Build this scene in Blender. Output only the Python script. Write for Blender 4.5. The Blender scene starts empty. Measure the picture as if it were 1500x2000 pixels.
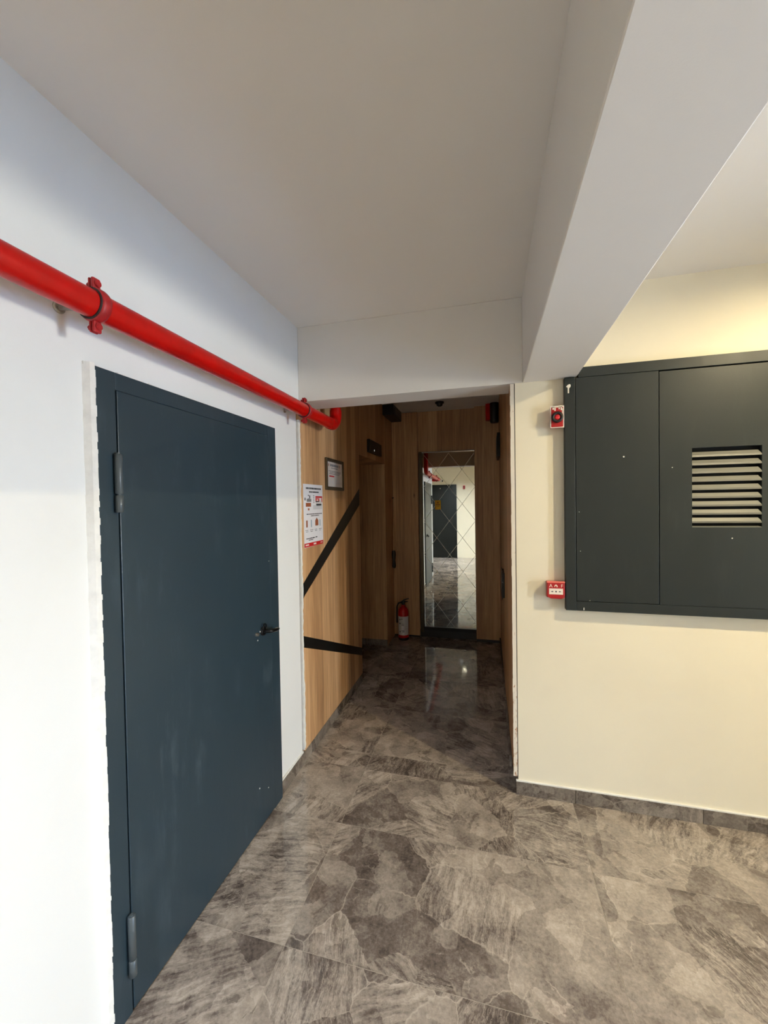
import bpy, math, random
from mathutils import Vector, Matrix
random.seed(7)
S = bpy.context.scene
COL = S.collection

# ------------------------------------------------------------------ camera
H, F = 1.668, 781.66                      # eye height, focal length in pixels of the 1500x2000 frame
YAW, PIT, ROL = -.255201, -.0194668, -.0159402
cam_d = bpy.data.cameras.new('camera'); cam = bpy.data.objects.new('camera', cam_d); COL.objects.link(cam)
fw = Vector((math.sin(YAW)*math.cos(PIT), math.cos(YAW)*math.cos(PIT), math.sin(PIT)))
rt = Vector((math.cos(YAW), -math.sin(YAW), 0)); up = rt.cross(fw)
r2 = math.cos(ROL)*rt + math.sin(ROL)*up; u2 = -math.sin(ROL)*rt + math.cos(ROL)*up
M = Matrix((r2, u2, -fw)).transposed().to_4x4(); M.translation = (0, 0, H)
cam.matrix_world = M
cam_d.sensor_fit = 'VERTICAL'; cam_d.sensor_height = 24; cam_d.sensor_width = 18
cam_d.lens = F/2000*24; cam_d.clip_start = .02
S.camera = cam

# ------------------------------------------------------------------ world, light levels, exposure
W = bpy.data.worlds.new('world'); S.world = W; W.use_nodes = True
W.node_tree.nodes['Background'].inputs[0].default_value = (.55, .7, 1, 1)
W.node_tree.nodes['Background'].inputs[1].default_value = .3
TRANSOM = ((1, .965, .83), 288)           # frosted light above the entrance, lit by the day
GLAZING = ((.37, .60, 1), 30)            # cooler daylight through the lower frosted glass
LAMP = ((1, .83, .50), 11200)              # downlight in the right bay
LAMP_FILL = ((1, .95, .95), 330)  # unseen lamp added as fill for the right bay and rear wall
LAMP_LEFT = ((.78, .87, 1), 10500)
S.view_settings.view_transform = 'Standard'; S.view_settings.look = 'None'
S.view_settings.exposure = 0; S.view_settings.gamma = 1; S.view_settings.use_curve_mapping = False
S.cycles.use_denoising = True
S.cycles.max_bounces = 8; S.cycles.diffuse_bounces = 5; S.cycles.glossy_bounces = 5
S.cycles.sample_clamp_indirect = 6

# ------------------------------------------------------------------ materials
def lin(c):
    return tuple((v/255/12.92 if v/255 <= .04045 else ((v/255+.055)/1.055)**2.4) for v in c) + (1,)
class NT:
    def __init__(s, m):
        m.use_nodes = True; s.t = m.node_tree; s.b = s.t.nodes['Principled BSDF']
    def n(s, kind, **k):
        o = s.t.nodes.new('ShaderNode'+kind)
        for a, v in k.items():
            if a.startswith('i_'): o.inputs[a[2:].replace('_', ' ')].default_value = v
            else: setattr(o, a, v)
        return o
    def l(s, a, b): s.t.links.new(a, b)
    def math(s, op, a, b=None, c=None):
        o = s.n('Math', operation=op)
        for i, v in enumerate((a, b, c)):
            if v is None: continue
            if isinstance(v, (int, float)): o.inputs[i].default_value = v
            else: s.l(v, o.inputs[i])
        return o.outputs[0]
    def mix(s, f, a, b, mode='MIX'):
        o = s.n('Mix', data_type='RGBA', blend_type=mode)
        for i, v in ((0, f), (6, a), (7, b)):
            if isinstance(v, (int, float)): o.inputs[i].default_value = v
            elif isinstance(v, tuple): o.inputs[i].default_value = v
            else: s.l(v, o.inputs[i])
        return o.outputs[2]
    def ramp(s, f, *st):
        o = s.n('ValToRGB'); e = o.color_ramp.elements
        while len(e) < len(st): e.new(.5)
        for q, (p, c) in zip(e, st): q.position = p; q.color = c if len(c) == 4 else lin(c)
        s.l(f, o.inputs[0]); return o.outputs[0]
    def noise(s, v, scale, detail=4, rough=.55, dist=0):
        o = s.n('TexNoise', i_Scale=scale, i_Detail=detail, i_Roughness=rough, i_Distortion=dist)
        if v is not None: s.l(v, o.inputs['Vector'])
        return o.outputs['Fac']
    def vscale(s, v, sc, add=None):
        o = s.n('VectorMath', operation='MULTIPLY'); s.l(v, o.inputs[0]); o.inputs[1].default_value = sc
        if add is None: return o.outputs[0]
        p = s.n('VectorMath', operation='ADD'); s.l(o.outputs[0], p.inputs[0]); s.l(add, p.inputs[1]); return p.outputs[0]
def mat(name, col, rough=.5, metal=0, emit=None, vary=0, vscale=6, bump=0, bscale=120, spec=.5):
    m = bpy.data.materials.new(name); t = NT(m); b = t.b
    b.inputs['Base Color'].default_value = lin(col); b.inputs['Roughness'].default_value = rough
    b.inputs['Metallic'].default_value = metal; b.inputs['Specular IOR Level'].default_value = spec
    if emit:
        b.inputs['Emission Color'].default_value = emit[0]+(1,); b.inputs['Emission Strength'].default_value = emit[1]
    if vary or bump:
        pos = t.n('NewGeometry').outputs['Position']
        if vary:
            f = t.noise(pos, vscale, 5)
            d = tuple(max(0, c*(1-vary)) for c in col)
            t.l(t.ramp(f, (.3, d), (.62, col)), b.inputs['Base Color'])
        if bump:
            bp = t.n('Bump', i_Strength=bump, i_Distance=.002); t.l(t.noise(pos, bscale, 3), bp.inputs['Height'])
            t.l(bp.outputs[0], b.inputs['Normal'])
    return m
def wall_paint(name, col, dirt, amount=.35, rough=.75):
    m = bpy.data.materials.new(name); t = NT(m); pos = t.n('NewGeometry').outputs['Position']
    a = t.noise(pos, 1.7, 6, .6, .6); c = t.noise(pos, 9, 4)
    f = t.math('MULTIPLY', t.ramp(a, (.48, (0, 0, 0)), (.8, (255, 255, 255))), amount)
    base = t.mix(f, lin(col), lin(dirt))
    sc = t.n('TexVoronoi', i_Scale=7); t.l(t.vscale(pos, (1, 1, .9)), sc.inputs['Vector'])
    speck = t.math('LESS_THAN', sc.outputs['Distance'], .012)
    base = t.mix(t.math('MULTIPLY', speck, .25), base, lin((150, 145, 138)))
    t.l(base, t.b.inputs['Base Color']); t.b.inputs['Roughness'].default_value = rough
    bp = t.n('Bump', i_Strength=.12, i_Distance=.003)
    t.l(t.math('ADD', t.math('MULTIPLY', t.noise(pos, 260, 2), .35), c), bp.inputs['Height']); t.l(bp.outputs[0], t.b.inputs['Normal'])
    return m
def wood(name):
    m = bpy.data.materials.new(name); t = NT(m); pos = t.n('NewGeometry').outputs['Position']
    sp = t.n('SeparateXYZ'); t.l(pos, sp.inputs[0])
    u = t.math('ADD', sp.outputs[0], sp.outputs[1])
    cb = t.n('CombineXYZ'); t.l(u, cb.inputs[0]); t.l(sp.outputs[2], cb.inputs[2]); v = cb.outputs[0]
    grain = t.noise(t.vscale(v, (1, 1, .035)), 46, 6, .65, .2)
    fine = t.noise(t.vscale(v, (1, 1, .02)), 190, 3)
    pid = t.math('FLOOR', t.math('DIVIDE', u, .115))
    wn = t.n('TexWhiteNoise', noise_dimensions='1D'); t.l(pid, wn.inputs['W'])
    wide = t.noise(t.vscale(v, (1, 1, .12)), 7, 3)
    f = t.math('ADD', t.math('MULTIPLY', grain, .62), t.math('MULTIPLY', wn.outputs['Value'], .22))
    f = t.math('ADD', f, t.math('MULTIPLY', wide, .28)); f = t.math('SUBTRACT', f, .1)
    f = t.math('ADD', f, t.math('MULTIPLY', t.math('SUBTRACT', fine, .5), .34))
    c = t.ramp(f, (.20, (134, 98, 65)), (.42, (184, 142, 100)), (.60, (214, 172, 127)), (.85, (230, 194, 152)))
    vo = t.n('TexVoronoi', i_Scale=4.4, i_Randomness=1.0); t.l(t.vscale(v, (1, 1, .42)), vo.inputs['Vector'])
    k = t.ramp(vo.outputs['Distance'], (.03, (255, 255, 255)), (.075, (0, 0, 0)))
    c = t.mix(t.math('MULTIPLY', k, .8), c, lin((72, 45, 26)))
    t.l(c, t.b.inputs['Base Color']); t.b.inputs['Roughness'].default_value = .5
    return m
def stone(name, bright=1.0):
    m = bpy.data.materials.new(name); t = NT(m); g = t.n('NewGeometry'); oi = t.n('ObjectInfo')
    wn = t.n('TexWhiteNoise', noise_dimensions='1D'); t.l(oi.outputs['Random'], wn.inputs['W'])
    off = t.vscale(wn.outputs['Color'], (37, 41, 29))
    p = t.n('VectorMath', operation='ADD'); t.l(g.outputs['Position'], p.inputs[0]); t.l(off, p.inputs[1]); p = p.outputs[0]
    def warp(v, scale, amt, det=4.0):
        nz = t.n('TexNoise', i_Scale=scale, i_Detail=det, i_Roughness=.6); t.l(v, nz.inputs['Vector'])
        c = t.n('VectorMath', operation='SUBTRACT'); t.l(nz.outputs['Color'], c.inputs[0]); c.inputs[1].default_value = (.5, .5, .5)
        wv = t.n('VectorMath', operation='SCALE'); t.l(c.outputs[0], wv.inputs[0]); wv.inputs['Scale'].default_value = amt
        q = t.n('VectorMath', operation='ADD'); t.l(v, q.inputs[0]); t.l(wv.outputs[0], q.inputs[1]); return q.outputs[0]
    q = warp(warp(p, 3.0, .16), 24, .02)
    # angular breccia fragments
    vo = t.n('TexVoronoi', i_Scale=3.3); t.l(q, vo.inputs['Vector'])
    cs = t.n('SeparateColor'); t.l(vo.outputs['Color'], cs.inputs[0]); cid, cid2, cid3 = cs.outputs[0], cs.outputs[1], cs.outputs[2]
    # each fragment carries its own bedding direction
    rot = t.n('VectorRotate', rotation_type='Z_AXIS'); t.l(warp(p, 6, .06), rot.inputs['Vector']); t.l(t.math('MULTIPLY', cid3, 3.1), rot.inputs['Angle'])
    streak = t.noise(t.vscale(rot.outputs[0], (1.2, 9.0, 1.0)), 5.5, 7, .72)
    cloud = t.noise(p, 6.5, 8, .70); grit = t.noise(p, 80, 6, .75); fine = t.noise(warp(p, 20, .03), 17, 7, .68)
    dark = t.ramp(cid, (.62, (0, 0, 0)), (.70, (255, 255, 255)))
    f = t.math('ADD', t.math('MULTIPLY', t.math('SUBTRACT', cloud, .5), .9), .60)
    v3 = t.n('TexVoronoi', i_Scale=9.0); t.l(warp(p, 5, .12, 5.0), v3.inputs['Vector']); c4 = t.n('SeparateColor'); t.l(v3.outputs['Color'], c4.inputs[0])
    f = t.math('SUBTRACT', f, t.math('MULTIPLY', dark, .15))
    f = t.math('ADD', f, t.math('MULTIPLY', t.math('SUBTRACT', c4.outputs[0], .5), .20))
    f = t.math('ADD', f, t.math('MULTIPLY', t.math('SUBTRACT', grit, .5), .55))
    f = t.math('ADD', f, t.math('MULTIPLY', t.math('SUBTRACT', fine, .5), .30))
    sm = t.math('MULTIPLY', t.math('GREATER_THAN', cid2, .52), t.math('SUBTRACT', streak, .53))
    f = t.math('ADD', f, t.math('MULTIPLY', sm, 1.15))
    k = bright
    def c3(a): return lin(tuple(min(255, v*k) for v in a))
    c = t.ramp(f, (.22, c3((72, 64, 59))), (.38, c3((102, 92, 85))), (.51, c3((129, 119, 110))), (.65, c3((149, 138, 127))), (.82, c3((173, 161, 149))))
    # dark chips with crisp outlines
    chips = t.ramp(t.noise(t.vscale(rot.outputs[0], (1, 2.0, 1)), 9.5, 5, .62), (.575, (0, 0, 0)), (.60, (255, 255, 255)))
    zone = t.ramp(t.noise(p, 2.6, 2), (.47, (0, 0, 0)), (.56, (255, 255, 255)))
    c = t.mix(t.math('MULTIPLY', t.math('MULTIPLY', chips, zone), .55), c, c3((84, 74, 66)))
    # pale cracks along fragment borders, finer ones inside
    ve = t.n('TexVoronoi', feature='DISTANCE_TO_EDGE', i_Scale=3.3); t.l(q, ve.inputs['Vector'])
    vein = t.ramp(ve.outputs['Distance'], (.002, (255, 255, 255)), (.011, (0, 0, 0)))
    ve2 = t.n('TexVoronoi', feature='DISTANCE_TO_EDGE', i_Scale=8.5); t.l(warp(p, 7, .14, 6.0), ve2.inputs['Vector'])
    vein2 = t.ramp(ve2.outputs['Distance'], (.0, (255, 255, 255)), (.03, (0, 0, 0)))
    patch = t.ramp(t.noise(p, 3.4, 4), (.50, (0, 0, 0)), (.60, (255, 255, 255)))
    c = t.mix(t.math('MULTIPLY', t.math('MULTIPLY', vein, patch), .42), c, c3((190, 178, 163)))
    p2 = t.ramp(t.noise(p, 5.0, 5, .7), (.54, (0, 0, 0)), (.66, (255, 255, 255)))
    c = t.mix(t.math('MULTIPLY', t.math('MULTIPLY', vein2, p2), .6), c, c3((188, 176, 161)))
    bed = t.math('ABSOLUTE', t.math('SUBTRACT', t.noise(t.vscale(rot.outputs[0], (1.6, 7.0, 1.0)), 6.5, 6, .62, .35), .5))
    line = t.math('MULTIPLY', t.ramp(bed, (.0, (255, 255, 255)), (.022, (0, 0, 0))), t.math('GREATER_THAN', cid2, .58))
    c = t.mix(t.math('MULTIPLY', line, .42), c, c3((186, 174, 160)))
    t.l(c, t.b.inputs['Base Color'])
    t.l(t.math('MULTIPLY_ADD', cloud, .06, .03), t.b.inputs['Roughness'])
    return m
def dark_paint(name, col, scuff, amount=.3, rough=.38, spec=.5):
    m = bpy.data.materials.new(name); t = NT(m); t.b.inputs['Specular IOR Level'].default_value = spec; pos = t.n('NewGeometry').outputs['Position']
    s1 = t.noise(t.vscale(pos, (1, 1, .22)), 16, 6, .7); s2 = t.noise(pos, 3, 3)
    f = t.math('MULTIPLY', t.ramp(s1, (.52, (0, 0, 0)), (.78, (255, 255, 255))), t.ramp(s2, (.4, (0, 0, 0)), (.7, (255, 255, 255))))
    t.l(t.mix(t.math('MULTIPLY', f, amount), lin(col), lin(scuff)), t.b.inputs['Base Color'])
    t.l(t.math('MULTIPLY_ADD', s1, .2, rough-.1), t.b.inputs['Roughness'])
    bp = t.n('Bump', i_Strength=.10, i_Distance=.002); t.l(t.noise(pos, 210, 2), bp.inputs['Height']); t.l(bp.outputs[0], t.b.inputs['Normal'])
    return m
def worn_edge(name):
    m = bpy.data.materials.new(name); t = NT(m); pos = t.n('NewGeometry').outputs['Position']
    f = t.noise(t.vscale(pos, (1, 1, .35)), 90, 5, .7); z = t.n('SeparateXYZ'); t.l(pos, z.inputs[0])
    lo = t.math('MULTIPLY', t.math('SUBTRACT', 1.1, z.outputs[2]), .10)
    f = t.math('ADD', f, t.math('MAXIMUM', lo, -.04))
    t.l(t.ramp(f, (.62, (230, 222, 208)), (.70, (178, 130, 92)), (.80, (100, 70, 48))), t.b.inputs['Base Color'])
    t.b.inputs['Roughness'].default_value = .8
    return m
WHITE = wall_paint('white_paint', (226, 228, 228), (205, 206, 204), .25)
CREAM = wall_paint('cream_paint', (235, 227, 205), (222, 213, 192), .4)
CEIL = wall_paint('ceiling_paint', (231, 227, 221), (224, 220, 213), .2)
BEAMP = wall_paint('beam_paint', (227, 223, 217), (218, 214, 207), .25)
WOOD = wood('oak_laminate'); STONE = stone('stone_tile'); SKIRT = stone('stone_skirting', .86)
GROUT = mat('grout', (158, 148, 134), .9, vary=.1, vscale=40)
DOORP = dark_paint('blue_grey_paint', (38, 54, 64), (104, 120, 132), .36)
HINGEP = mat('grey_hinge_paint', (70, 78, 82), .35)
CABP = dark_paint('anthracite_paint', (37, 42, 42), (84, 86, 82), .18, .42, .3)
LOUV = mat('louver_paint', (88, 88, 82), .4)
RED = mat('red_enamel', (186, 8, 5), .32, vary=.10, vscale=14, spec=.38)
REDDK = mat('dull_red_paint', (168, 22, 28), .5, vary=.15, vscale=60)
RUBBER = mat('dark_rubber', (38, 14, 12), .7)
ZINC = mat('zinc_steel', (170, 165, 155), .35, .9)
STEEL = mat('brushed_steel', (150, 140, 128), .32, .9)
DKMET = mat('dark_metal', (28, 28, 30), .35, .6)
BLACK = mat('black_plastic', (14, 14, 15), .4)
BLKSTRIP = mat('black_laminate', (13, 12, 11), .45, vary=.1)
VOID = mat('black_void', (4, 4, 4), .9)
MIRROR = mat('mirror_silver', (224, 224, 216), .0, 1)
ETCH = mat('etched_groove', (205, 200, 188), .35, .5)
YELLOW = mat('yellow_vinyl', (255, 205, 20), .5)
OCHRE = mat('ochre_print', (165, 105, 8), .5)
PAPER = mat('white_paper', (226, 226, 232), .6)
CARD = mat('grey_paper', (214, 205, 198), .6)
INK = mat('dark_ink', (52, 54, 60), .7); INKSOFT = mat('grey_ink', (120, 120, 126), .7)
PRED = mat('red_print', (196, 26, 28), .6); PBROWN = mat('brown_print', (150, 84, 52), .6)
PBLUE = mat('blue_grey_print', (150, 170, 184), .6); PGREY = mat('pale_grey_print', (203, 204, 210), .6)
ALRED = mat('alarm_red_plastic', (164, 10, 14), .38); ALBR = mat('bright_red_lens', (205, 38, 46), .3)
ALWHT = mat('white_print', (236, 226, 214), .5)
PUTTY = mat('white_plaster', (229, 228, 224), .85, vary=.05, vscale=30)
SPECK = mat('white_paint_speck', (232, 228, 218), .7)
FRAMEC = mat('bronze_frame', (92, 80, 62), .35, .6)
PALECORD = mat('pale_cord', (206, 172, 128), .8)
EDGE = worn_edge('worn_board_edge')
PVC = mat('white_plastic', (232, 230, 224), .45)
E_TR = mat('lit_transom', (240, 240, 240), .6, emit=TRANSOM); E_GL = mat('lit_frosted_glass', (200, 215, 230), .5, emit=GLAZING)
E_L1 = mat('lit_lamp', (250, 240, 220), .5, emit=LAMP); E_L2 = mat('lit_lamp_fill', (250, 240, 220), .5, emit=LAMP_FILL)
E_L3 = mat('lit_lamp_left', (250, 240, 220), .5, emit=LAMP_LEFT)
E_L4 = mat('lit_lamp_streak', (250, 240, 220), .5, emit=((1, .93, .72), 70))  # added lamp, only there to mirror as a bright streak in the floor
E_IND = mat('lit_indicator', (240, 240, 240), .5, emit=((1, 1, 1), .35))

# ------------------------------------------------------------------ mesh helpers (world coordinates, shifted to the owner's origin)
class B:
    def __init__(s): s.v = []; s.f = []; s.sm = []; s.mi = []
    def add(s, vs, fs, smooth=False, mi=0):
        n = len(s.v); s.v += [tuple(v) for v in vs]
        for f in fs: s.f.append(tuple(n+i for i in f)); s.sm.append(smooth); s.mi.append(mi)
        return s
    def box(s, x0, x1, y0, y1, z0, z1, mi=0):
        v = [(x, y, z) for x in (x0, x1) for y in (y0, y1) for z in (z0, z1)]
        return s.add(v, [(0, 1, 3, 2), (4, 6, 7, 5), (0, 4, 5, 1), (2, 3, 7, 6), (0, 2, 6, 4), (1, 5, 7, 3)], mi=mi)
    def prism(s, pts, d, mi=0):
        """polygon pts (3d, planar) extruded by the vector d"""
        n = len(pts); d = Vector(d); a = [Vector(p) for p in pts]; b = [p+d for p in a]
        return s.add(a+b, [tuple(range(n))[::-1], tuple(range(n, 2*n))]+[(i, (i+1) % n, n+(i+1) % n, n+i) for i in range(n)], mi=mi)
    def cyl(s, p0, p1, r0, r1=None, n=24, caps=True, mi=0):
        p0, p1 = Vector(p0), Vector(p1); r1 = r0 if r1 is None else r1
        return s.rings([(p0, r0), (p1, r1)], n, caps, mi)
    def rings(s, pr, n=24, caps=True, mi=0, axis=None):
        """a lathe along a straight or bent list of (point, radius)"""
        P = [Vector(p) for p, _ in pr]; vs = []; prev = None
        for i, (p, r) in enumerate(pr):
            a = P[min(i+1, len(P)-1)]-P[max(i-1, 0)] if axis is None else Vector(axis)
            if a.length < 1e-9: a = Vector(axis or (0, 0, 1))
            a.normalize()
            if prev is None:
                ref = Vector((0, 0, 1)) if abs(a.z) < .9 else Vector((1, 0, 0)); e = a.cross(ref).normalized()
            else:
                e = (prev-a*prev.dot(a)).normalized()
            prev = e; g = a.cross(e)
            vs += [P[i]+r*(math.cos(2*math.pi*k/n)*e+math.sin(2*math.pi*k/n)*g) for k in range(n)]
        fs = [(i*n+k, i*n+(k+1) % n, (i+1)*n+(k+1) % n, (i+1)*n+k) for i in range(len(pr)-1) for k in range(n)]
        s.add(vs, fs, True, mi)
        if caps:
            m = len(pr)-1
            s.add(vs[:n], [tuple(range(n))[::-1]], False, mi); s.add(vs[m*n:], [tuple(range(n))], False, mi)
        return s
    def obj(s, name, mats, parent=None, bevel=0, seg=2):
        if not isinstance(mats, (list, tuple)): mats = [mats]
        off = Vector((0, 0, 0)); q = parent
        while q is not None: off += q.location; q = q.parent
        me = bpy.data.meshes.new(name); me.from_pydata([tuple(Vector(v)-off) for v in s.v], [], s.f)
        for m in mats: me.materials.append(m)
        me.polygons.foreach_set('use_smooth', s.sm); me.polygons.foreach_set('material_index', s.mi); me.update()
        o = bpy.data.objects.new(name, me); COL.objects.link(o)
        if parent is not None: o.parent = parent
        if bevel:
            md = o.modifiers.new('bevel', 'BEVEL'); md.width = bevel; md.segments = seg; md.limit_method = 'ANGLE'
        return o
def tag(o, label, cat, group=None):
    o['label'] = label; o['category'] = cat
    if group: o['group'] = group
    return o
def thing(name, label, cat, loc, group=None):
    o = bpy.data.objects.new(name, None); o.empty_display_size = .05; COL.objects.link(o); o.location = loc
    return tag(o, label, cat, group)
def struct(o, label=None):
    o['kind'] = 'structure'
    if label: o['label'] = label
    return o
def shell(name, label=None):
    o = bpy.data.objects.new(name, None); o.empty_display_size = .05; COL.objects.link(o); return struct(o, label)
def text(body, size, name, m, parent, org, xdir, zdir, thick=.0004):
    """flat lettering converted to a mesh: xdir along the writing, zdir up"""
    cu = bpy.data.curves.new(name, 'FONT'); cu.body = body; cu.size = size; cu.align_x = 'CENTER'; cu.align_y = 'CENTER'; cu.resolution_u = 3
    to = bpy.data.objects.new(name, cu); COL.objects.link(to)
    bpy.context.view_layer.update()
    me = bpy.data.meshes.new_from_object(to.evaluated_get(bpy.context.evaluated_depsgraph_get()))
    bpy.data.objects.remove(to); bpy.data.curves.remove(cu)
    b = B(); org, X, Z = Vector(org), Vector(xdir), Vector(zdir)
    b.add([org+X*v.co.x+Z*v.co.y for v in me.vertices], [tuple(p.vertices) for p in me.polygons]); bpy.data.meshes.remove(me)
    return b.obj(name, m, parent)

# ------------------------------------------------------------------ the place (x to the right, y into the corridor, z up, metres)
XL, YF, ZC = -1.178, 2.376, 2.81           # left wall, front wall, ceiling
ZB, LB = 2.335, 2.59                       # underside of beam and lintel, back of lintel
XE, YR, XA = 3.3, -2.416, -3.3             # entrance wall, rear wall, alcove wall
YB, XR = 4.92, .126                        # corridor end, corridor right cladding
XW = -1.166                                # oak cladding on the left of the corridor

# floor: grout bed with every slab its own piece
fl = struct(B().box(XA, XE+1.05, YR, YB+.2, -.08, -.0008).obj('floor', GROUT))
zones = [(XA, XE, YR, .62), (XE, XE+1.0, .20, 1.05), (XL, XE, .62, YF), (XL, .14, YF, YB+.06), (-1.5, XL, 3.58, 4.54)]
gx0, gy0, tw, td, g = -.766, .136, 1.2, .6, .0011
for (zx0, zx1, zy0, zy1) in zones:
    for i in range(-3, 6):
        for j in range(-6, 10):
            x0, x1 = gx0+i*tw, gx0+(i+1)*tw; y0, y1 = gy0+j*td, gy0+(j+1)*td
            a, b_, c, d = max(x0, zx0), min(x1, zx1), max(y0, zy0), min(y1, zy1)
            if b_-a < .004 or d-c < .004: continue
            a += g*(a == x0); b_ -= g*(b_ == x1); c += g*(c == y0); d -= g*(d == y1)
            B().box(a, b_, c, d, -.012, 0).obj('tile', STONE, fl)

struct(B().box(XA-.1, XE+1.1, YR-.1, YB+.3, ZC, ZC+.12).obj('ceiling', CEIL))
struct(B().box(.193, .466, YR, LB, ZB, ZC).obj('trim_1', BEAMP, bevel=.004), 'white ceiling beam running towards the dark grey cabinet')
struct(B().box(XL, .193, YF, LB, ZB, ZC).obj('trim_2', BEAMP, bevel=.003), 'plastered lintel above the corridor opening')
# left wall (ends near the viewer, an alcove lies beyond) and the alcove shell
struct(B().box(XL-.14, XL, .62, 2.334, 0, ZC).box(XL-.14, XL, 2.334, LB, ZB, ZC).box(XL-.14, XL-.009, 2.334, 3.57, 0, ZC).obj('wall_left', WHITE))
struct(B().box(XA-.1, XA, YR, .76, 0, ZC).box(XA, XL-.14, .62, .76, 0, ZC).obj('wall_alcove', CREAM))
struct(B().box(XA-.1, XE+.1, YR-.12, YR, 0, ZC).obj('wall_rear', CREAM))
struct(B().box(.1505, XE+.1, YF, LB, 0, ZB).box(.4655, XE+.1, YF, LB, ZB, ZC).obj('wall_front', CREAM))
# entrance wall, out of frame on the right: the frosted entrance door stands in an added recess keeping light off the front wall
XV, VY0, VY1 = XE+1.0, .20, 1.05
wr = B()
wr.box(XE, XV+.1, YR, VY0, 0, ZC).box(XE, XV+.1, VY1, YF, 0, ZC).box(XE, XV+.1, VY0, VY1, 2.12, ZC)
struct(wr.obj('wall_right', CREAM))
wn = shell('window_1', 'frosted entrance glazing in a dark frame')
f = B()
f.box(XV-.01, XV+.05, VY0, VY0+.06, 0, 2.12).box(XV-.01, XV+.05, VY1-.06, VY1, 0, 2.12)
for z0, z1 in ((0, .06), (1.50, 1.58), (2.0, 2.12)): f.box(XV-.01, XV+.05, VY0+.06, VY1-.06, z0, z1)
f.box(XV-.01, XV+.05, VY0+.23, VY0+.25, 1.58, 2.0).box(XV-.01, XV+.05, VY0+.55, VY0+.57, 1.58, 2.0)
f.obj('window_frame', DKMET, wn)
B().box(XV+.02, XV+.03, VY0+.06, VY1-.06, .06, 1.50).obj('window_pane', E_GL, wn)
B().box(XV+.02, XV+.03, VY0+.25, VY0+.55, 1.58, 2.0).obj('transom_pane', E_TR, wn)
B().box(XV+.02, XV+.03, VY0+.06, VY0+.23, 1.58, 2.0).box(XV+.02, XV+.03, VY0+.57, VY1-.06, 1.58, 2.0).obj('dark_pane', DKMET, wn)

# skirting: cut stone pieces
def skirting(name, axis, p, runs, h=.075, t=.012):
    s = shell(name)
    for (a, b_) in runs:
        q = B().box(p, p+t, a, b_, 0, h) if axis == 'y' else B().box(a, b_, p-t, p, 0, h)
        q.obj('stone_strip', SKIRT, s, bevel=.001, seg=1)
    return s
skirting('baseboard_left', 'y', XL, [(2.036, 2.262), (2.264, 2.45), (2.452, 3.05), (3.052, 3.568)])
skirting('baseboard_front', 'x', YF, [(.138, .448), (.45, 1.05), (1.052, 1.65), (1.652, 2.25), (2.252, 2.85), (2.852, XE)])
B().box(.138, XE, YF-.010, YF, .0752, .081).obj('pale_lip', PUTTY, bpy.data.objects['baseboard_front'])  # pale strip along the top of the skirting
B().box(XL, XL+.010, 2.036, 2.33, .0752, .083).obj('pale_lip', PUTTY, bpy.data.objects['baseboard_left'])
B().box(.138, .15, YF, 2.60, 0, .085).obj('return_strip', SKIRT, bpy.data.objects['baseboard_front'])
skirting('baseboard_corridor', 'x', 4.546, [(-1.49, XW)], h=.07)
bc = bpy.data.objects['baseboard_corridor']
for a, b_ in ((2.61, 3.3), (3.302, 4.88)): B().box(.112, XR, a, b_, 0, .07).obj('stone_strip', SKIRT, bc)

# corridor, left cladding: oak panels parted by two black inlaid bands
wl = shell('wall_corridor_left')
Y0, Y1, YO0, YO1 = 2.346, 3.572, 3.572, 4.536
def band(y, a, b_): return a+(b_-a)*(y-Y0)/(Y1-Y0)
d1 = (1.055, 1.665); d1u = (1.150, 1.825)       # lower and upper edge of the rising band at both ends
d2 = (.752, .245); d2u = (.828, .318)           # the falling band
dx = (.02, 0, 0); xb = XW-.02
def yz(pts, x=xb): return [(x, y, z) for y, z in pts]
B().prism(yz([(Y0, d1u[0]), (Y1, d1u[1]), (Y1, ZC), (LB+.002, ZC), (LB+.002, ZB), (Y0, ZB)]), dx).obj('wood_panel', WOOD, wl)
B().prism(yz([(Y0, d2u[0]), (Y1, d2u[1]), (Y1, d1[1]), (Y0, d1[0])]), dx).obj('wood_panel', WOOD, wl)
B().prism(yz([(Y0, .078), (Y1, .078), (Y1, d2[1]), (Y0, d2[0])]), dx).obj('wood_panel', WOOD, wl)
B().prism(yz([(Y0, d1[0]), (Y1, d1[1]), (Y1, d1u[1]), (Y0, d1u[0])]), (.017, 0, 0)).obj('black_band', BLKSTRIP, wl)
B().prism(yz([(Y0, d2[0]), (Y1, d2[1]), (Y1, d2u[1]), (Y0, d2u[0])]), (.017, 0, 0)).obj('black_band', BLKSTRIP, wl)
B().box(XW-.34, XW, YO0-.002, YO1, 2.135, ZC).obj('wood_panel', WOOD, wl)                     # above the opening
B().box(XW-.34, XL-.1, YO0-.14, YO0-.001, 0, 2.135).obj('wood_panel', WOOD, wl)               # near jamb, facing away
B().box(XW-.34, XW, YO1, YO1+.03, .07, 2.135).box(XW-.34, XW, YO1+.002, YO1+.03, 0, .07).obj('wood_panel', WOOD, wl)   # far jamb
B().box(XW-.04, XW-.002, YO1+.03, YB, .0, ZC).obj('wood_panel', WOOD, wl)
B().box(XW-.36, XW-.34, YO0-.14, YO1+.03, 0, 2.4).obj('lift_door', DKMET, wl)
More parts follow.
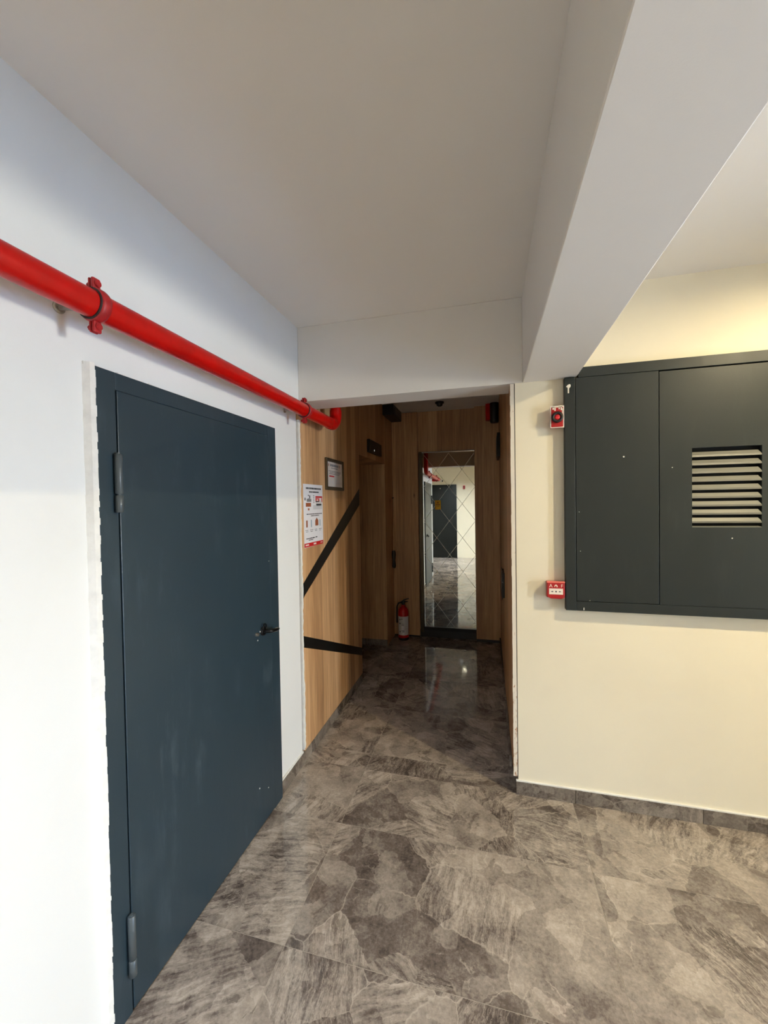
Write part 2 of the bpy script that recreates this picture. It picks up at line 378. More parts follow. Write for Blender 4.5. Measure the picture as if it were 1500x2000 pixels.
# ragged white paint left on the first board
z = 2.215; side = []
while z > .085:
    w = .020+.006*math.sin(z*3.1)+random.uniform(-.004, .005)-(.010 if z < 1.0 else 0)-(.005 if .5 < z < .9 else 0)
    side.append((2.346+max(.0015, w), z)); z -= random.uniform(.008, .03)
b = B().box(xb, XW+.0006, 2.3425, 2.3465, .085, 2.215)
for (a0, a1) in zip(side[:-1], side[1:]):
    b.prism([(XW-.001, 2.346, a0[1]), (XW-.001, 2.346, a1[1]), (XW-.001, a1[0], a1[1]), (XW-.001, a0[0], a0[1])], (.0018, 0, 0))
B().box(xb, XL-.004, 2.334, 2.3425, .08, 2.34).obj('joint', VOID, wl)
b.obj('paint_smear', PUTTY, wl)['label'] = 'ragged white paint on the board edge'

# corridor end: pilaster, panel over the mirror, right panel
wb = shell('wall_back')
B().box(XW-.2, .3, YB+.08, YB+.2, 0, ZC).obj('backing', BLKSTRIP, wb)
B().box(XW, -.842, YB, YB+.08, .02, ZC-.01).obj('wood_panel', WOOD, wb)
B().box(-.842, -.155, YB+.055, YB+.08, 2.30, ZC).obj('wood_panel', WOOD, wb)
B().box(-.152, XR+.02, YB-.03, YB+.08, .035, ZC).obj('wood_panel', WOOD, wb)
B().box(-.842, -.152, YB+.03, YB+.08, 0, .085).obj('plinth', BLACK, wb)
B().box(XW, -.842, YB+.006, YB+.08, 0, .02).box(-.152, XR, YB-.02, YB+.08, 0, .035).obj('dark_foot', BLACK, wb)

# corridor, right: cladding board on the wall, its worn front edge towards the room
wc = shell('wall_corridor_right')
B().box(.1505, .30, LB, YB+.2, 0, ZC).obj('backing', CREAM, wc)
B().box(XR, .1465, YF+.004, 3.38, .098, ZB-.002).box(XR, .1465, LB, 3.38, ZB-.002, ZC).obj('wood_panel', WOOD, wc)
B().box(XR, .1465, 3.384, 4.36, .075, 2.10).obj('wood_panel', WOOD, wc)
B().box(XR, .1465, 3.384, 4.36, 2.104, ZC).obj('wood_panel', WOOD, wc)
B().box(XR, .1465, 4.364, YB, .03, ZC).obj('wood_panel', WOOD, wc)
e = B(); z = .098
while z < ZB-.003:
    z1 = min(z+random.uniform(.02, .06), ZB-.003); w = random.uniform(-.0012, .0008)
    e.box(XR-.001+w, .1462, YF-.001, YF+.004, z, z1); z = z1
e.obj('panel_edge', EDGE, wc)['label'] = 'worn whitish front edge of the board'
B().box(.1464, .1506, YF+.012, YF+.03, .085, ZB).obj('joint', VOID, wc)
# flush pull and closer seen edge on
B().box(XR-.022, XR-.014, 3.49, 3.77, .848, 1.08).box(XR-.016, XR, 3.50, 3.52, .86, 1.07).box(XR-.016, XR, 3.74, 3.76, .86, 1.07).obj('pull_handle', BLACK, wc, bevel=.003)
B().box(XR-.012, XR, 4.0, 4.86, .0, .075).obj('dark_foot', BLACK, wc)

# ------------------------------------------------------------------ door_1: blue-grey steel door in the left wall
XD = XL+.022
d = shell('door_1', 'blue-grey painted steel door with two barrel hinges in the white left wall')
fr = B(); fy0, fy1, ly0, ly1, zt, lt = .968, 2.034, 1.037, 1.948, 2.105, 2.048
fr.box(XL-.05, XD, fy0, ly0-.002, 0, zt).box(XL-.05, XD, ly1+.001, fy1, 0, zt).box(XL-.05, XD, ly0-.002, ly1+.001, lt+.001, zt)
fr.obj('door_frame', DOORP, d, bevel=.0015)
lf = B().box(XL-.05, XD+.0015, ly0+.0025, ly1, .006, lt).obj('door_leaf', DOORP, d, bevel=.002)
B().box(XL-.06, XD-.012, ly0-.004, ly0+.004, 0, lt).obj('shadow_gap', VOID, d)
B().box(XL, XD-.004, ly0, fy1-.02, 0, .006).obj('threshold', DKMET, d)
for (z0, zm, z1) in ((1.655, 1.712, 1.842), (.134, .191, .336)):
    h = B(); c = (XD+.013, 1.028)
    for a, b_ in ((z0, zm-.0015), (zm+.0015, z1)):
        h.rings([((c[0], c[1], a), .009), ((c[0], c[1], a+.002), .0115), ((c[0], c[1], b_-.002), .0115), ((c[0], c[1], b_), .009)], 18)
    h.cyl((c[0], c[1], z0+.004), (c[0], c[1], z1+.004), .006, n=12)
    hg = h.obj('hinge', HINGEP, d)
    B().box(XD-.002, XD+.010, c[1]-.003, c[1]+.003, z0+.004, zm-.004).box(XD-.002, XD+.010, c[1]-.003, c[1]+.003, zm+.004, z1-.004).obj('hinge_leaf', DOORP, hg)
# lever and lock
hc = (XD+.002, 1.862, 1.012)
hd = B().rings([((hc[0], hc[1], hc[2]), .024), ((hc[0]+.007, hc[1], hc[2]), .023), ((hc[0]+.009, hc[1], hc[2]), .019)], 24).obj('handle_rose', DKMET, lf)
lv = B().rings([((hc[0]+.006, hc[1], hc[2]), .009), ((hc[0]+.034, hc[1], hc[2]), .009), ((hc[0]+.042, hc[1]+.006, hc[2]), .009),
                ((hc[0]+.044, hc[1]+.03, hc[2]-.003), .010), ((hc[0]+.042, hc[1]+.07, hc[2]-.010), .011), ((hc[0]+.040, hc[1]+.088, hc[2]-.012), .008)], 14)
lv.obj('lever', DKMET, lf)
rg = [((hc[0]+.014, hc[1]-.004+.017*math.cos(a), hc[2]+.022+.017*math.sin(a)), .0038) for a in [2*math.pi*k/20 for k in range(21)]]
B().rings(rg, 8, False).obj('key_ring', DKMET, lf)
B().cyl((XD, 1.80, 1.012), (XD+.014, 1.80, 1.012), .010, .008, 16).obj('keyhole', ZINC, lf)
for (y, zz, r) in ((1.812, .978, .0035), (1.835, 1.016, .004), (1.80, .215, .0035), (1.883, .162, .003), (1.935, 1.37, .002)):
    B().cyl((XD+.001, y, zz), (XD+.0026, y, zz), r, n=8).obj('paint_speck', SPECK, lf)
# plaster bead along the hinge side and a thin one over the top
b = B(); z = .015
while z < 2.112:
    z1 = min(z+random.uniform(.012, .035), 2.113); a = random.uniform(-.0018, .0022); w_ = random.uniform(-.001, .001)
    b.prism([(XL, .944+w_, z), (XD-.004, .955, z), (XD+.0008, .9685+a, z), (XL, .9685+a, z)], (0, 0, z1-z)); z = z1
y = .945
while y < 2.03:
    y1 = min(y+random.uniform(.02, .07), 2.036); a = random.uniform(-.002, .002)
    b.box(XL, XL+.006, y, y1, 2.104+a*.6, 2.112+a); y = y1
b.obj('plaster_edge', PUTTY, d)['label'] = 'rough white plaster bead around the frame'

# ------------------------------------------------------------------ red sprinkler pipe
PX, PZ, PR = -1.045, 2.229, .0377
p = thing('fire_pipe', 'glossy red sprinkler pipe clamped along the white left wall above the dark door', 'pipe', (PX, .5, PZ))
B().rings([((PX, .5, PZ), PR), ((PX, 2.58, PZ), PR)], 40).obj('pipe_run', RED, p)
el = [((PX, 2.565, PZ), PR+.004), ((PX, 2.60, PZ), PR+.004)]
for k in range(1, 9):
    a = math.pi/2*k/9; R = .085; el.append(((PX, 2.60+R*math.sin(a), PZ+R*(1-math.cos(a))), PR+.004))
el += [((PX, 2.685, PZ+.085), PR+.004), ((PX, 2.685, PZ+.11), PR+.004)]
B().rings(el, 36).obj('elbow', RED, p)
B().rings([((PX, 2.685, PZ+.10), PR), ((PX, 2.685, ZC), PR)], 32).obj('riser', RED, p)
ee = [((PX, .52, PZ), PR+.004), ((PX, .49, PZ), PR+.004)]
for k in range(1, 9):
    a = math.pi/2*k/8; R = .09; ee.append(((PX-R*(1-math.cos(a)), .49-R*math.sin(a), PZ), PR+.004))
ee.append(((PX-.13, .40, PZ), PR+.004)); B().rings(ee, 36).obj('elbow', RED, p)
B().rings([((PX-.12, .40, PZ), PR), ((XA, .40, PZ), PR)], 32).obj('pipe_run', RED, p)
for cy in (.882, 2.185):
    c = B(); c.rings([((PX, cy-.014, PZ), PR+.001), ((PX, cy-.014, PZ), PR+.006), ((PX, cy-.006, PZ), PR+.0085), ((PX, cy+.006, PZ), PR+.0085), ((PX, cy+.014, PZ), PR+.006), ((PX, cy+.014, PZ), PR+.001)], 40, False, axis=(0, 1, 0))
    cl = c.obj('clamp', REDDK, p)
    B().rings([((PX, cy-.018, PZ), PR+.0005), ((PX, cy-.018, PZ), PR+.005), ((PX, cy-.013, PZ), PR+.005)], 36, False, axis=(0, 1, 0)).obj('rubber_liner', RUBBER, cl)
    for sgn in (1, -1):
        zc = PZ+sgn*(PR+.021)
        B().box(PX-.002, PX+.008, cy-.012, cy+.012, zc-.016, zc+.016).box(PX-.012, PX-.004, cy-.012, cy+.012, zc-.016, zc+.016).obj('clamp_ear', REDDK, cl, bevel=.004)
        B().cyl((PX-.022, cy, zc), (PX+.014, cy, zc), .0075, n=6).cyl((PX+.008, cy, zc), (PX+.013, cy, zc), .0095, n=12).obj('bolt', REDDK, cl)
    B().cyl((PX-PR-.004, cy, PZ-.004), (XL+.004, cy, PZ+.012), .006, n=12).obj('hanger_rod', ZINC, cl)
    B().rings([((XL, cy, PZ+.014), .017), ((XL+.004, cy, PZ+.014), .017), ((XL+.006, cy, PZ+.014), .012)], 20).obj('wall_flange', ZINC, cl)

# ------------------------------------------------------------------ cabinet on the front wall
YC = YF-.04; cx0, cx1, cz0, czt = .402, 1.80, 1.078, 2.379
cb = thing('wall_cabinet', 'anthracite metal wall cabinet with two doors and a louvred vent on the cream wall', 'cabinet', (cx0, YF, cz0))
dl0, seam, dr1, dz0, dz1 = .455, .846, 1.745, 1.13, 2.323
f = B()
f.box(cx0, dl0-.0015, YC, YF, cz0, ZB-.004).box(dr1+.0015, cx1, YC, YF, cz0, czt)
f.box(dl0-.0015, dr1+.0015, YC, YF, cz0, dz0-.0015).box(.470, dr1+.0015, YC, YF, dz1+.003, czt)
f.obj('cabinet_frame', CABP, cb, bevel=.002)
B().box(dl0, dr1, YF-.012, YF-.004, dz0, dz1).obj('cabinet_back', VOID, cb)
ld = B().box(dl0+.0008, seam-.0018, YC-.001, YC+.016, dz0+.001, dz1+.001).obj('door', CABP, cb, bevel=.0015)
vx0, vx1, vz0, vz1 = .990, 1.281, 1.527, 1.925
r = B()
r.box(seam+.0018, vx0, YC-.0012, YC+.016, dz0, dz1-.004).box(vx1, dr1, YC-.0012, YC+.016, dz0, dz1-.004)
r.box(vx0, vx1, YC-.0012, YC+.016, vz1, dz1-.004).box(vx0, vx1, YC-.0012, YC+.016, dz0, vz0)
rd = r.obj('door', CABP, cb); rd['label'] = 'wider right-hand door with the louvred vent'
for k in range(10):
    zt_ = vz1-.020-k*.0412; hgt = .026
    if k == 9: hgt = .012
    q = [(vx0, YC-.001, zt_-hgt), (vx0, YC+.002, zt_-hgt-.001), (vx0, YC+.0145, zt_-.002), (vx0, YC+.0125, zt_), (vx0, YC+.001, zt_-hgt+.009)]
    v = [Vector(a) for a in q]; n = 5; sh = Vector((vx1-vx0, 0, 0))
    w = [a+sh-Vector((.009*(a.y-YC)/.0125, 0, 0)) for a in v]
    B().add(v+w, [tuple(range(n))[::-1], tuple(range(n, 2*n))]+[(i, (i+1) % n, n+(i+1) % n, n+i) for i in range(n)]).obj('louvre_slat', LOUV, rd)
for (x, zz, rr, par) in ((.684, 1.895, .0042, ld), (.904, 1.831, .0028, rd), (1.160, 1.473, .0034, rd), (.47, 1.61, .002, ld), (.475, 1.40, .002, ld), (.52, 1.136, .0022, ld)):
    B().rings([((x, YC-.001, zz), rr), ((x, YC-.0026, zz), rr*.7)], 8).obj('paint_speck', SPECK, par)
B().prism([(x, YC-.0002, z) for x, z in ((.4175, 2.246), (.4245, 2.246), (.4245, 2.272), (.4315, 2.279), (.4325, 2.290), (.427, 2.294), (.418, 2.291), (.409, 2.281), (.4175, 2.276))], (0, -.0012, 0)).obj('painted_mark', SPECK, cb)['label'] = 'small white painted figure one'
B().box(.4885, .4925, YC-.001, YC, 1.083, 1.096).obj('paint_speck', SPECK, cb)

# ------------------------------------------------------------------ alarm devices
def sounder(name, label, x0, x1, z0, z1, y, sgn, dep=.042):
    cx, cz = (x0+x1)/2, (z0+z1)/2; t = thing(name, label, 'alarm', (cx, y, z0)); yf = y-sgn*dep
    lo, hi = sorted((y, yf))
    B().box(x0+.004, x1-.004, lo, hi, z0+.003, z1-.003).obj('housing', ALRED, t, bevel=.004)
    e = .0035; a, b_ = sorted((yf, yf+sgn*.006))
    B().box(x0, x0+e, a, b_, z0, z1).box(x1-e, x1, a, b_, z0, z1).box(x0+e, x1-e, a, b_, z0, z0+e).box(x0+e, x1-e, a, b_, z1-e*2, z1).obj('white_rim', ALWHT, t)
    rr = (x1-x0)*.43; c0 = cz-.003
    B().rings([((cx, yf, c0), rr), ((cx, yf-sgn*.010, c0), rr), ((cx, yf-sgn*.010, c0), rr*.54), ((cx, yf-sgn*.002, c0), rr*.52)], 32, False, axis=(0, sgn, 0)).obj('horn_ring', mat('dark_red_plastic', (20, 3, 4), .5), t)
    B().rings([((cx, yf-sgn*.001, c0), rr*.53), ((cx, yf-sgn*.007, c0), rr*.46), ((cx, yf-sgn*.009, c0), rr*.2)], 28).obj('lens', ALBR, t)
    if sgn > 0:
        w = B()
        for (qx, qz, hw, hh) in ((-.020, .047, .004, .008), (-.011, .042, .0035, .010), (.010, .047, .003, .008), (.021, .045, .0035, .011), (.0, .052, .024, .003), (.026, .018, .002, .025)):
            w.box(cx+qx-hw, cx+qx+hw, yf-.0008, yf, cz+qz-hh, cz+qz+hh)
        w.obj('print', ALWHT, t)['kind'] = 'stuff'
    return t
sounder('alarm_sounder', 'red square fire sounder with dark ring high beside the cabinet', .330, .399, 2.066, 2.183, YF, 1)
ca = thing('call_point', 'red manual fire call point with white press plate low beside the cabinet', 'alarm', (.351, YF, 1.135))
kx0, kx1, kz0, kz1 = .306, .397, 1.136, 1.229; ky = YF-.046
B().box(kx0, kx1, YF-.03, YF, kz0+.006, kz1).prism([(kx0+.001, ky, kz0+.012), (kx0+.020, ky, kz0+.003), (kx1-.020, ky, kz0+.002), (kx1-.001, ky, kz0+.010), (kx1-.001, ky, kz1-.002), (kx0+.001, ky, kz1-.002)], (0, .018, 0)).obj('housing', ALRED, ca, bevel=.003)
B().box(kx0, kx1, ky+.001, YF-.026, kz1-.003, kz1+.003).obj('top_lip', mat('pale_red_plastic', (226, 120, 108), .5), ca)
B().box(kx0+.010, kx1-.011, ky-.0015, ky, kz0+.027, kz0+.059).obj('press_plate', ALWHT, ca)
mx, mz, my = (kx0+kx1)/2-.0005, kz0+.0425, ky-.0022
k_ = B().cyl((mx, ky-.001, mz), (mx, my, mz), .0042, n=16)
for sg in (-1, 1):
    k_.prism([(mx+sg*.013, ky-.001, mz+.0005), (mx+sg*.018, ky-.001, mz+.0045), (mx+sg*.018, ky-.001, mz+.002), (mx+sg*.025, ky-.001, mz+.002), (mx+sg*.025, ky-.001, mz-.002), (mx+sg*.018, ky-.001, mz-.002), (mx+sg*.018, ky-.001, mz-.0045)][::sg], (0, -.0012, 0))
k_.obj('press_symbol', INK, ca)
text('A', .026, 'lettering', ALWHT, ca, (kx0+.019, ky-.0006, kz0+.073), (1, 0, 0), (0, 0, 1))
text('F', .024, 'lettering', ALWHT, ca, (kx1-.016, ky-.0006, kz0+.073), (1, 0, 0), (0, 0, 1))
B().prism([(mx+x, ky, kz0+.073+z) for x, z in ((-.009, -.006), (-.004, -.004), (-.002, .001), (.002, .001), (.003, -.006), (.009, -.006), (.007, .003), (.001, .008), (-.006, .005))], (0, -.0007, 0)).obj('pictogram', ALWHT, ca)

# ------------------------------------------------------------------ notices on the oak
def marks(x, rows, m, name, par, h=.0004):
    o = _marks(x, rows, m, name, par, h); o['kind'] = 'stuff'; return o
def _marks(x, rows, m, name, par, h=.0004):
    b = B()
    for (y, z, w, hh) in rows: b.box(x, x+h, y, y+w, z-hh/2, z+hh/2)
    return b.obj(name, m, par)
def words(y0, y1, z, hh):
    out = []; y = y0
    while y < y1-.004:
        w = min(random.uniform(.008, .026), y1-y); out.append((y, z, w, hh)); y += w+.004
    return out
px_, py0, py1, pz0, pz1 = XW, 2.390, 2.702, 1.388, 1.812
po = thing('paper_notice', 'white paper leaflet with small pictures and a red bottom band on the oak panel', 'poster', (px_, (py0+py1)/2, pz0))
B().prism([(px_+.0003, py0+.002, pz0), (px_+.0003, py1, pz0+.003), (px_+.0003, py1, pz1), (px_+.0003, py0, pz1-.002)], (.0008, 0, 0)).obj('sheet', PAPER, po)
sx = px_+.0012
marks(sx, words(py0+.04, py1-.03, 1.783, .012)+words(py0+.09, py1-.07, 1.759, .010), INK, 'headline', po)
marks(sx, [(py0+.07, 1.735, .012, .008), (py0+.09, 1.725, .014, .022), (py0+.075, 1.712, .01, .006)]+[(py0+.155, 1.735-i*.012, .012, .006) for i in range(5)]+[(py0+.20, 1.672, .09, .014)], INK, 'sketch', po)
marks(sx, [(py0+.015, 1.710, .02, .018), (py0+.05, 1.702, .07, .02)], INKSOFT, 'sketch', po)
marks(sx, [(py0+.035, 1.672, .08, .026), (py0+.065, 1.642, .024, .014)], PBROWN, 'picture', po)
marks(sx, [(py0+.15, 1.655, .15, .030), (py0+.19, 1.69, .11, .016)], PGREY, 'picture', po)
marks(sx, [(py0+.19, 1.726, .115, .012), (py0+.19, 1.704, .012, .03), (py0+.292, 1.704, .012, .03), (py0+.202, 1.704, .05, .026)], PRED, 'picture', po)
marks(sx+.0004, [(py0+.207, 1.704, .026, .012)], ALWHT, 'picture', po)
marks(sx, words(py0+.045, py1-.012, 1.609, .006)+words(py0+.11, py1-.07, 1.597, .006)+words(py0+.035, py0+.17, 1.446, .007)+words(py0+.07, py0+.14, 1.435, .006)+[(py0+.18, 1.448, .028, .007)], INK, 'small_print', po)
for i, (m_, w, hh) in enumerate(((PBROWN, .022, .046), (PBLUE, .016, .05), (PBROWN, .05, .036), (PBLUE, .014, .045))):
    y = py0+.035+i*.072
    b = B().box(sx, sx+.0004, y, y+w, 1.545-hh/2, 1.545+hh/2)
    if i == 2: b.prism([(sx, y, 1.563), (sx, y+w, 1.563), (sx, y+w*.5, 1.583)], (.0004, 0, 0))
    b.obj('picture', m_, po)
    marks(sx, words(y-.012, y+.036, 1.502, .004)+words(y-.006, y+.03, 1.492, .004), INKSOFT, 'small_print', po)
marks(sx, [(py0+.004, 1.4035, py1-py0-.008, .026)], PRED, 'red_band', po)
marks(sx+.0004, [(py0+.02, 1.404, .05, .009), (py0+.145, 1.404, .042, .011), (py0+.26, 1.404, .035, .005)], ALWHT, 'band_print', po)

cy0, cy1, cz0_, cz1_ = 2.752, 3.118, 1.782, 2.022
ct = thing('framed_certificate', 'small certificate in a bronze snap frame above the leaflet on the oak panel', 'picture frame', (XW, (cy0+cy1)/2, cz0_))
f = B(); e = .026
f.box(XW, XW+.018, cy0, cy0+e, cz0_, cz1_).box(XW, XW+.018, cy1-e, cy1, cz0_, cz1_).box(XW, XW+.018, cy0+e, cy1-e, cz0_, cz0_+e).box(XW, XW+.018, cy0+e, cy1-e, cz1_-e, cz1_)
f.obj('frame', FRAMEC, ct, bevel=.005)
B().box(XW+.002, XW+.008, cy0+e, cy1-e, cz0_+e, cz1_-e).obj('sheet', CARD, ct)
sx = XW+.008
marks(sx, [(cy0+.055, 1.972, .012, .02), (cy1-.085, 1.972, .012, .02)], PBROWN, 'crest', ct)
marks(sx, words(cy0+.085, cy1-.105, 1.972, .018)+words(cy0+.11, cy1-.12, 1.951, .006), INKSOFT, 'headline', ct)
marks(sx, words(cy0+.06, cy1-.05, 1.927, .005)+words(cy0+.08, cy1-.06, 1.917, .005)+words(cy0+.07, cy1-.08, 1.906, .005), INKSOFT, 'small_print', ct)
marks(sx, [(cy0+.065+i*.058, 1.862-k*.012, .040, .004) for i in range(4) for k in range(3)], PGREY, 'small_print', ct)
marks(sx, [(cy0+.07, 1.888, .10, .010)], PRED, 'red_line', ct)

# ------------------------------------------------------------------ mirror at the corridor end
mx0, mx1, mz0, mz1, my_ = -.790, -.157, .128, 2.298, YB+.052
mr = thing('wall_mirror', 'tall mirror etched with a diamond lattice at the end of the corridor', 'mirror', ((mx0+mx1)/2, my_, mz0))
tilt = .0095
def my(x): return my_+(x-mx1)*math.tan(tilt)     # the glass hangs very slightly askew
B().prism([(mx0, my(mx0), mz0), (mx1, my(mx1), mz0), (mx1, my(mx1), mz1), (mx0, my(mx0), mz1)], (0, .006, 0)).obj('mirror_glass', MIRROR, mr)
ax, az, kx, kz = -.466, 2.284, .1575, .2085
def seg(p0, p1):
    (xa, za), (xc, zc) = p0, p1
    L = math.hypot(xc-xa, zc-za); nx, nz = -(zc-za)/L*.0021, (xc-xa)/L*.0021
    return B().prism([(xa+nx, my(xa)-.0001, za+nz), (xa-nx, my(xa)-.0001, za-nz), (xc-nx, my(xc)-.0001, zc-nz), (xc+nx, my(xc)-.0001, zc+nz)], (0, -.0008, 0))
for sg in (1, -1):
    for k in range(-6, 14):
        # line through (ax, az - 2*kz*k) with slope sg*kz/kx
        zc = az-2*kz*k; s_ = sg*kz/kx
        xa, xb_ = mx0+.008, mx1-.003
        pts = []
        for x in (xa, xb_): pts.append((x, zc+s_*(x-ax)))
        (x0, z0), (x1, z1) = pts
        lo, hi = mz0+.01, mz1-.012
        def clip(x, z, xo, zo):
            if z > hi: return (xo+(x-xo)*(hi-zo)/(z-zo), hi)
            if z < lo: return (xo+(x-xo)*(lo-zo)/(z-zo), lo)
            return (x, z)
        if max(z0, z1) < lo+.02 or min(z0, z1) > hi-.02: continue
        a = clip(x0, z0, x1, z1); c = clip(x1, z1, x0, z0)
        if abs(a[0]-c[0]) < .02: continue
        seg(a, c).obj('etched_line', ETCH, mr)
B().box(mx0-.004, mx1+.002, my_-.024, my_+.004, mz1, mz1+.012).obj('top_rail', STEEL, mr)
B().box(mx0-.045, mx0-.004, my_-.030, my_+.004, .06, mz1+.012).box(mx0-.018, mx0-.002, my_-.042, my_-.028, .06, mz1).obj('side_rail', FRAMEC, mr, bevel=.002)
B().box(mx0-.01, mx1+.002, my_-.030, my_+.004, .085, mz0).obj('bottom_rail', DKMET, mr, bevel=.002)
st = thing('warning_sticker', 'small yellow sticker on the mirror', 'sticker', (-.603, my(-.6)-.001, 1.592))
B().box(-.640, -.568, my(-.6)-.0022, my(-.6)-.0012, 1.592, 1.706).obj('sheet', YELLOW, st)
q = B(); yy = my(-.6)-.0026
q.prism([(-.604-.014, yy, 1.668), (-.604+.014, yy, 1.668), (-.604, yy, 1.692)], (0, .0004, 0))
for z_, w in ((1.655, .05), (1.646, .044), (1.63, .03)): q.box(-.604-w/2, -.604+w/2, yy, yy+.0004, z_-.003, z_+.003)
q.obj('print', OCHRE, st)

# ------------------------------------------------------------------ things in the dark corridor
ex = thing('fire_extinguisher', 'red fire extinguisher with white label standing in the far left corner of the corridor', 'extinguisher', (-1.030, 4.815, 0))
ec = (-1.030, 4.815)
def P(z, r): return ((ec[0], ec[1], z), r)
B().rings([P(0, .055), P(.006, .062), P(.03, .064), P(.33, .064), P(.365, .058), P(.39, .042), P(.405, .024), P(.425, .022)], 36).obj('cylinder', RED, ex)
B().rings([P(.0, .066), P(.028, .067), P(.03, .063)], 36).obj('base_ring', BLACK, ex)
lb = B(); n = 14; vs = []
for k in range(n+1):
    a = math.radians(-150+k*(140/n)); a += math.radians(0)
    for z_ in (.062, .292): vs.append((ec[0]+.0648*math.cos(a), ec[1]+.0648*math.sin(a), z_))
lb.add(vs, [(2*k, 2*k+2, 2*k+3, 2*k+1) for k in range(n)], True); lbo = lb.obj('label_sheet', PAPER, ex)
q = B()
for (a, z_, w, hh) in ((-118, .255, 12, .014), (-96, .262, 16, .008), (-118, .205, 12, .018), (-85, .20, 30, .006), (-85, .185, 30, .006), (-118, .105, 10, .016), (-85, .12, 30, .006), (-80, .105, 24, .006)):
    A = [math.radians(a+t*w/2) for t in (-1, 0, 1)]
    v = [(ec[0]+.0654*math.cos(t), ec[1]+.0654*math.sin(t), z2) for t in A for z2 in (z_-hh/2, z_+hh/2)]
    q.add(v, [(0, 2, 3, 1), (2, 4, 5, 3)])
q.obj('label_print', INK, ex)['kind'] = 'stuff'
B().rings([P(.42, .019), P(.455, .021), P(.475, .016)], 20).box(ec[0]-.03, ec[0]+.012, ec[1]-.010, ec[1]+.010, .44, .462).obj('valve', DKMET, ex)
B().prism([(ec[0]-.004, ec[1]-.009, .468), (ec[0]+.012, ec[1]-.009, .478), (ec[0]+.072, ec[1]-.009, .500), (ec[0]+.070, ec[1]-.009, .508), (ec[0]+.004, ec[1]-.009, .490)], (0, .018, 0)).obj('squeeze_lever', BLACK, ex)
B().prism([(ec[0]+.0, ec[1]-.008, .452), (ec[0]+.060, ec[1]-.008, .462), (ec[0]+.060, ec[1]-.008, .470), (ec[0]+.0, ec[1]-.008, .464)], (0, .016, 0)).obj('carry_handle', BLACK, ex)
B().rings([((ec[0]-.028, ec[1], .45), .009), ((ec[0]-.060, ec[1], .44), .009), ((ec[0]-.078, ec[1]-.005, .40), .009), ((ec[0]-.080, ec[1]-.008, .30), .009), ((ec[0]-.078, ec[1]-.008, .20), .011)], 12).obj('hose', BLACK, ex)

di = thing('lift_indicator', 'black lift floor indicator mounted above the opening in the corridor', 'display', (XW, 4.07, 2.19))
B().box(XW, XW+.030, 3.835, 4.30, 2.192, 2.322).obj('housing', BLACK, di, bevel=.004)
B().cyl((XW+.030, 4.0, 2.225), (XW+.0315, 4.0, 2.225), .010, n=14).obj('lamp', E_IND, di)
B().box(XW+.030, XW+.031, 4.17, 4.18, 2.235, 2.29).obj('mark', INKSOFT, di)

hk = thing('hanging_cord', 'pale cord with black handset hanging in the corner behind the lift opening', 'cord', (-1.14, 4.83, .88))
B().rings([((-1.150, 4.885, 1.74), .0055), ((-1.147, 4.87, 1.5), .0055), ((-1.146, 4.85, 1.30), .0055), ((-1.143, 4.83, 1.06), .0055)], 8).obj('strand', PALECORD, hk)
B().rings([((-1.146, 4.85, 1.30), .006), ((-1.120, 4.86, 1.18), .006), ((-1.100, 4.88, 1.08), .006)], 8).obj('strand', PALECORD, hk)
B().rings([((-1.145, 4.83, 1.09), .020), ((-1.144, 4.83, 1.05), .026), ((-1.143, 4.83, .97), .018), ((-1.142, 4.83, .90), .024), ((-1.142, 4.83, .875), .018)], 14).obj('handset', BLACK, hk)
B().cyl((XW, 4.885, 1.745), (-1.146, 4.885, 1.745), .007, n=10).obj('hook', DKMET, hk)

bx = thing('ceiling_box', 'black box under the corridor ceiling in the far left corner', 'box', (-1.09, 4.72, 2.68))
B().box(XW, -1.035, 4.46, 4.90, 2.69, ZC).obj('casing', BLACK, bx, bevel=.006)
B().box(-1.045, -1.031, 4.52, 4.84, 2.71, 2.78).obj('lid', DKMET, bx)
sd = thing('smoke_detector', 'small dark detector on the corridor ceiling before the mirror', 'detector', (-.52, 4.55, 2.76))
B().rings([((-.52, 4.55, ZC), .050), ((-.52, 4.55, ZC-.016), .050), ((-.52, 4.55, ZC-.022), .040)], 24).obj('base', DKMET, sd)
B().rings([((-.52, 4.55, ZC-.02), .036), ((-.52, 4.55, ZC-.040), .032), ((-.52, 4.55, ZC-.05), .018)], 24).obj('chamber', BLACK, sd)
rp = thing('drop_pipe', 'short red drop pipe with black sleeve at the far right corner of the corridor', 'pipe', (.05, 4.82, 2.58))
B().rings([((.015, 4.83, ZC), .036), ((.015, 4.83, 2.62), .036)], 24).obj('pipe', RED, rp)
B().rings([((.078, 4.80, ZC), .050), ((.078, 4.80, 2.60), .050), ((.078, 4.80, 2.585), .042)], 24).obj('sleeve', BLACK, rp)
ll = thing('wall_box', 'slim black box high on the right corridor wall near its far end', 'box', (XR, 4.6, 2.14))
B().box(XR-.030, XR, 4.36, 4.80, 2.15, 2.40).obj('casing', BLACK, ll, bevel=.004)
B().box(XR-.034, XR-.028, 4.40, 4.76, 2.18, 2.37).obj('cover', DKMET, ll)

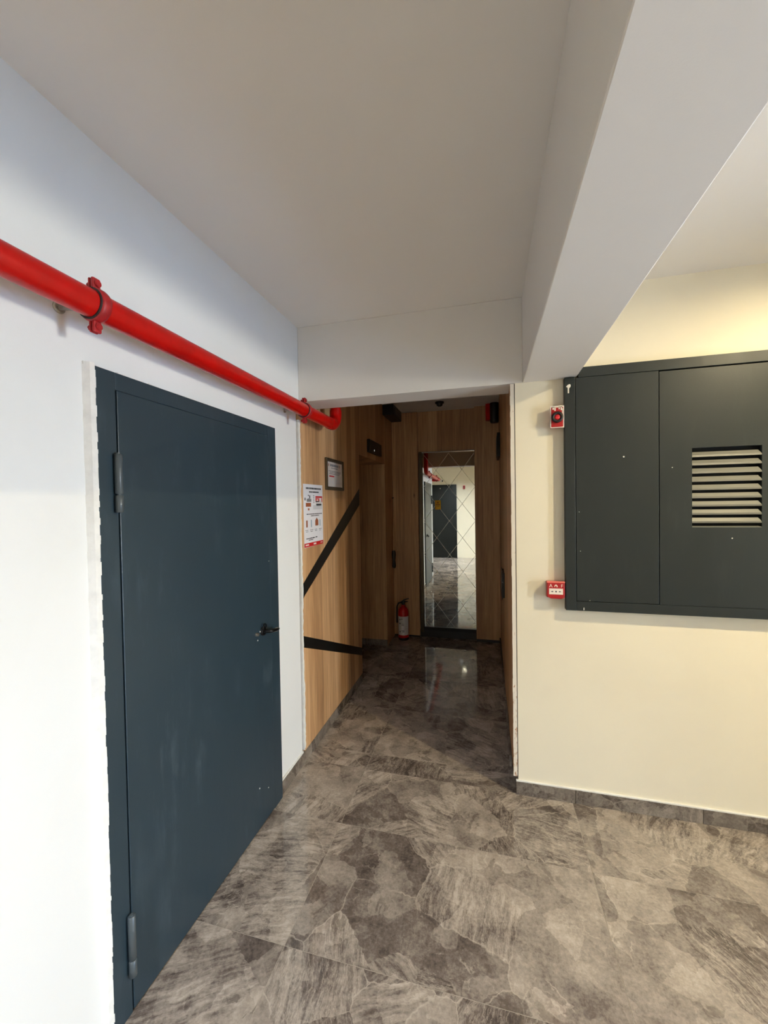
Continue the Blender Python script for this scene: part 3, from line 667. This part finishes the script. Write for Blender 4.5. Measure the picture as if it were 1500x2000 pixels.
# ------------------------------------------------------------------ rear of the room, seen in the mirror
d3 = shell('door_2', 'dark steel door in the rear wall')
REARP = mat('near_black_paint', (20, 23, 22), .45, spec=.3)
B().box(-1.68, -.79, YR, YR+.02, 0, 2.235).obj('door_frame', REARP, d3, bevel=.002)
l3 = B().box(-1.62, -.85, YR+.02, YR+.03, .005, 2.18).obj('door_leaf', REARP, d3, bevel=.002)
B().cyl((-1.28, YR+.03, 2.12), (-1.28, YR+.045, 2.12), .02, n=16).obj('door_knob', ZINC, l3)
sounder('alarm_sounder', 'red and dark sounder on the rear wall beside the dark door, seen in the mirror', -.60, -.53, 2.09, 2.20, YR, -1)
cc = thing('security_camera', 'small white bullet camera above the rear door, seen in the mirror', 'camera', (-1.3, YR, 2.38))
B().cyl((-1.32, YR, 2.40), (-1.32, YR+.02, 2.40), .035, n=20).cyl((-1.32, YR+.02, 2.40), (-1.30, YR+.09, 2.39), .012, n=12).obj('bracket', PVC, cc)
B().cyl((-1.36, YR+.08, 2.40), (-1.20, YR+.18, 2.34), .034, n=20).obj('barrel', PVC, cc)
B().cyl((-1.20, YR+.18, 2.34), (-1.192, YR+.185, 2.337), .026, n=18).obj('lens', BLACK, cc)

# downlights; right rear one added as fill, dim flush one for a floor streak
for (x, y, rad, dp, em, lab) in ((1.70, 1.40, .022, .0085, E_L1, 'round downlight in the ceiling right of the beam near the cabinet'),
                             (2.1, -.9, .05, .017, E_L2, 'added fill downlight in the ceiling near the rear wall right of the beam'),
                             (-.66, -1.35, .05, .050, E_L3, 'round downlight in the ceiling left of the beam, near the rear door'),
                             (-.55, -.85, .05, .004, E_L4, 'dim flush lamp added for a streak on the corridor floor, left of the beam, nearer the corridor')):
    t = thing('downlight', lab, 'lamp', (x, y, ZC))
    B().rings([((x, y, ZC), rad+.014), ((x, y, ZC-dp), rad+.010), ((x, y, ZC-dp), rad+.003), ((x, y, ZC-.002), rad+.001)], 32, False, axis=(0, 0, 1)).obj('ring', mat('lamp_ring', (120, 118, 112), .5), t)
    B().rings([((x, y, ZC-.001), rad), ((x, y, ZC-.006), rad)], 32).obj('lens', em, t)
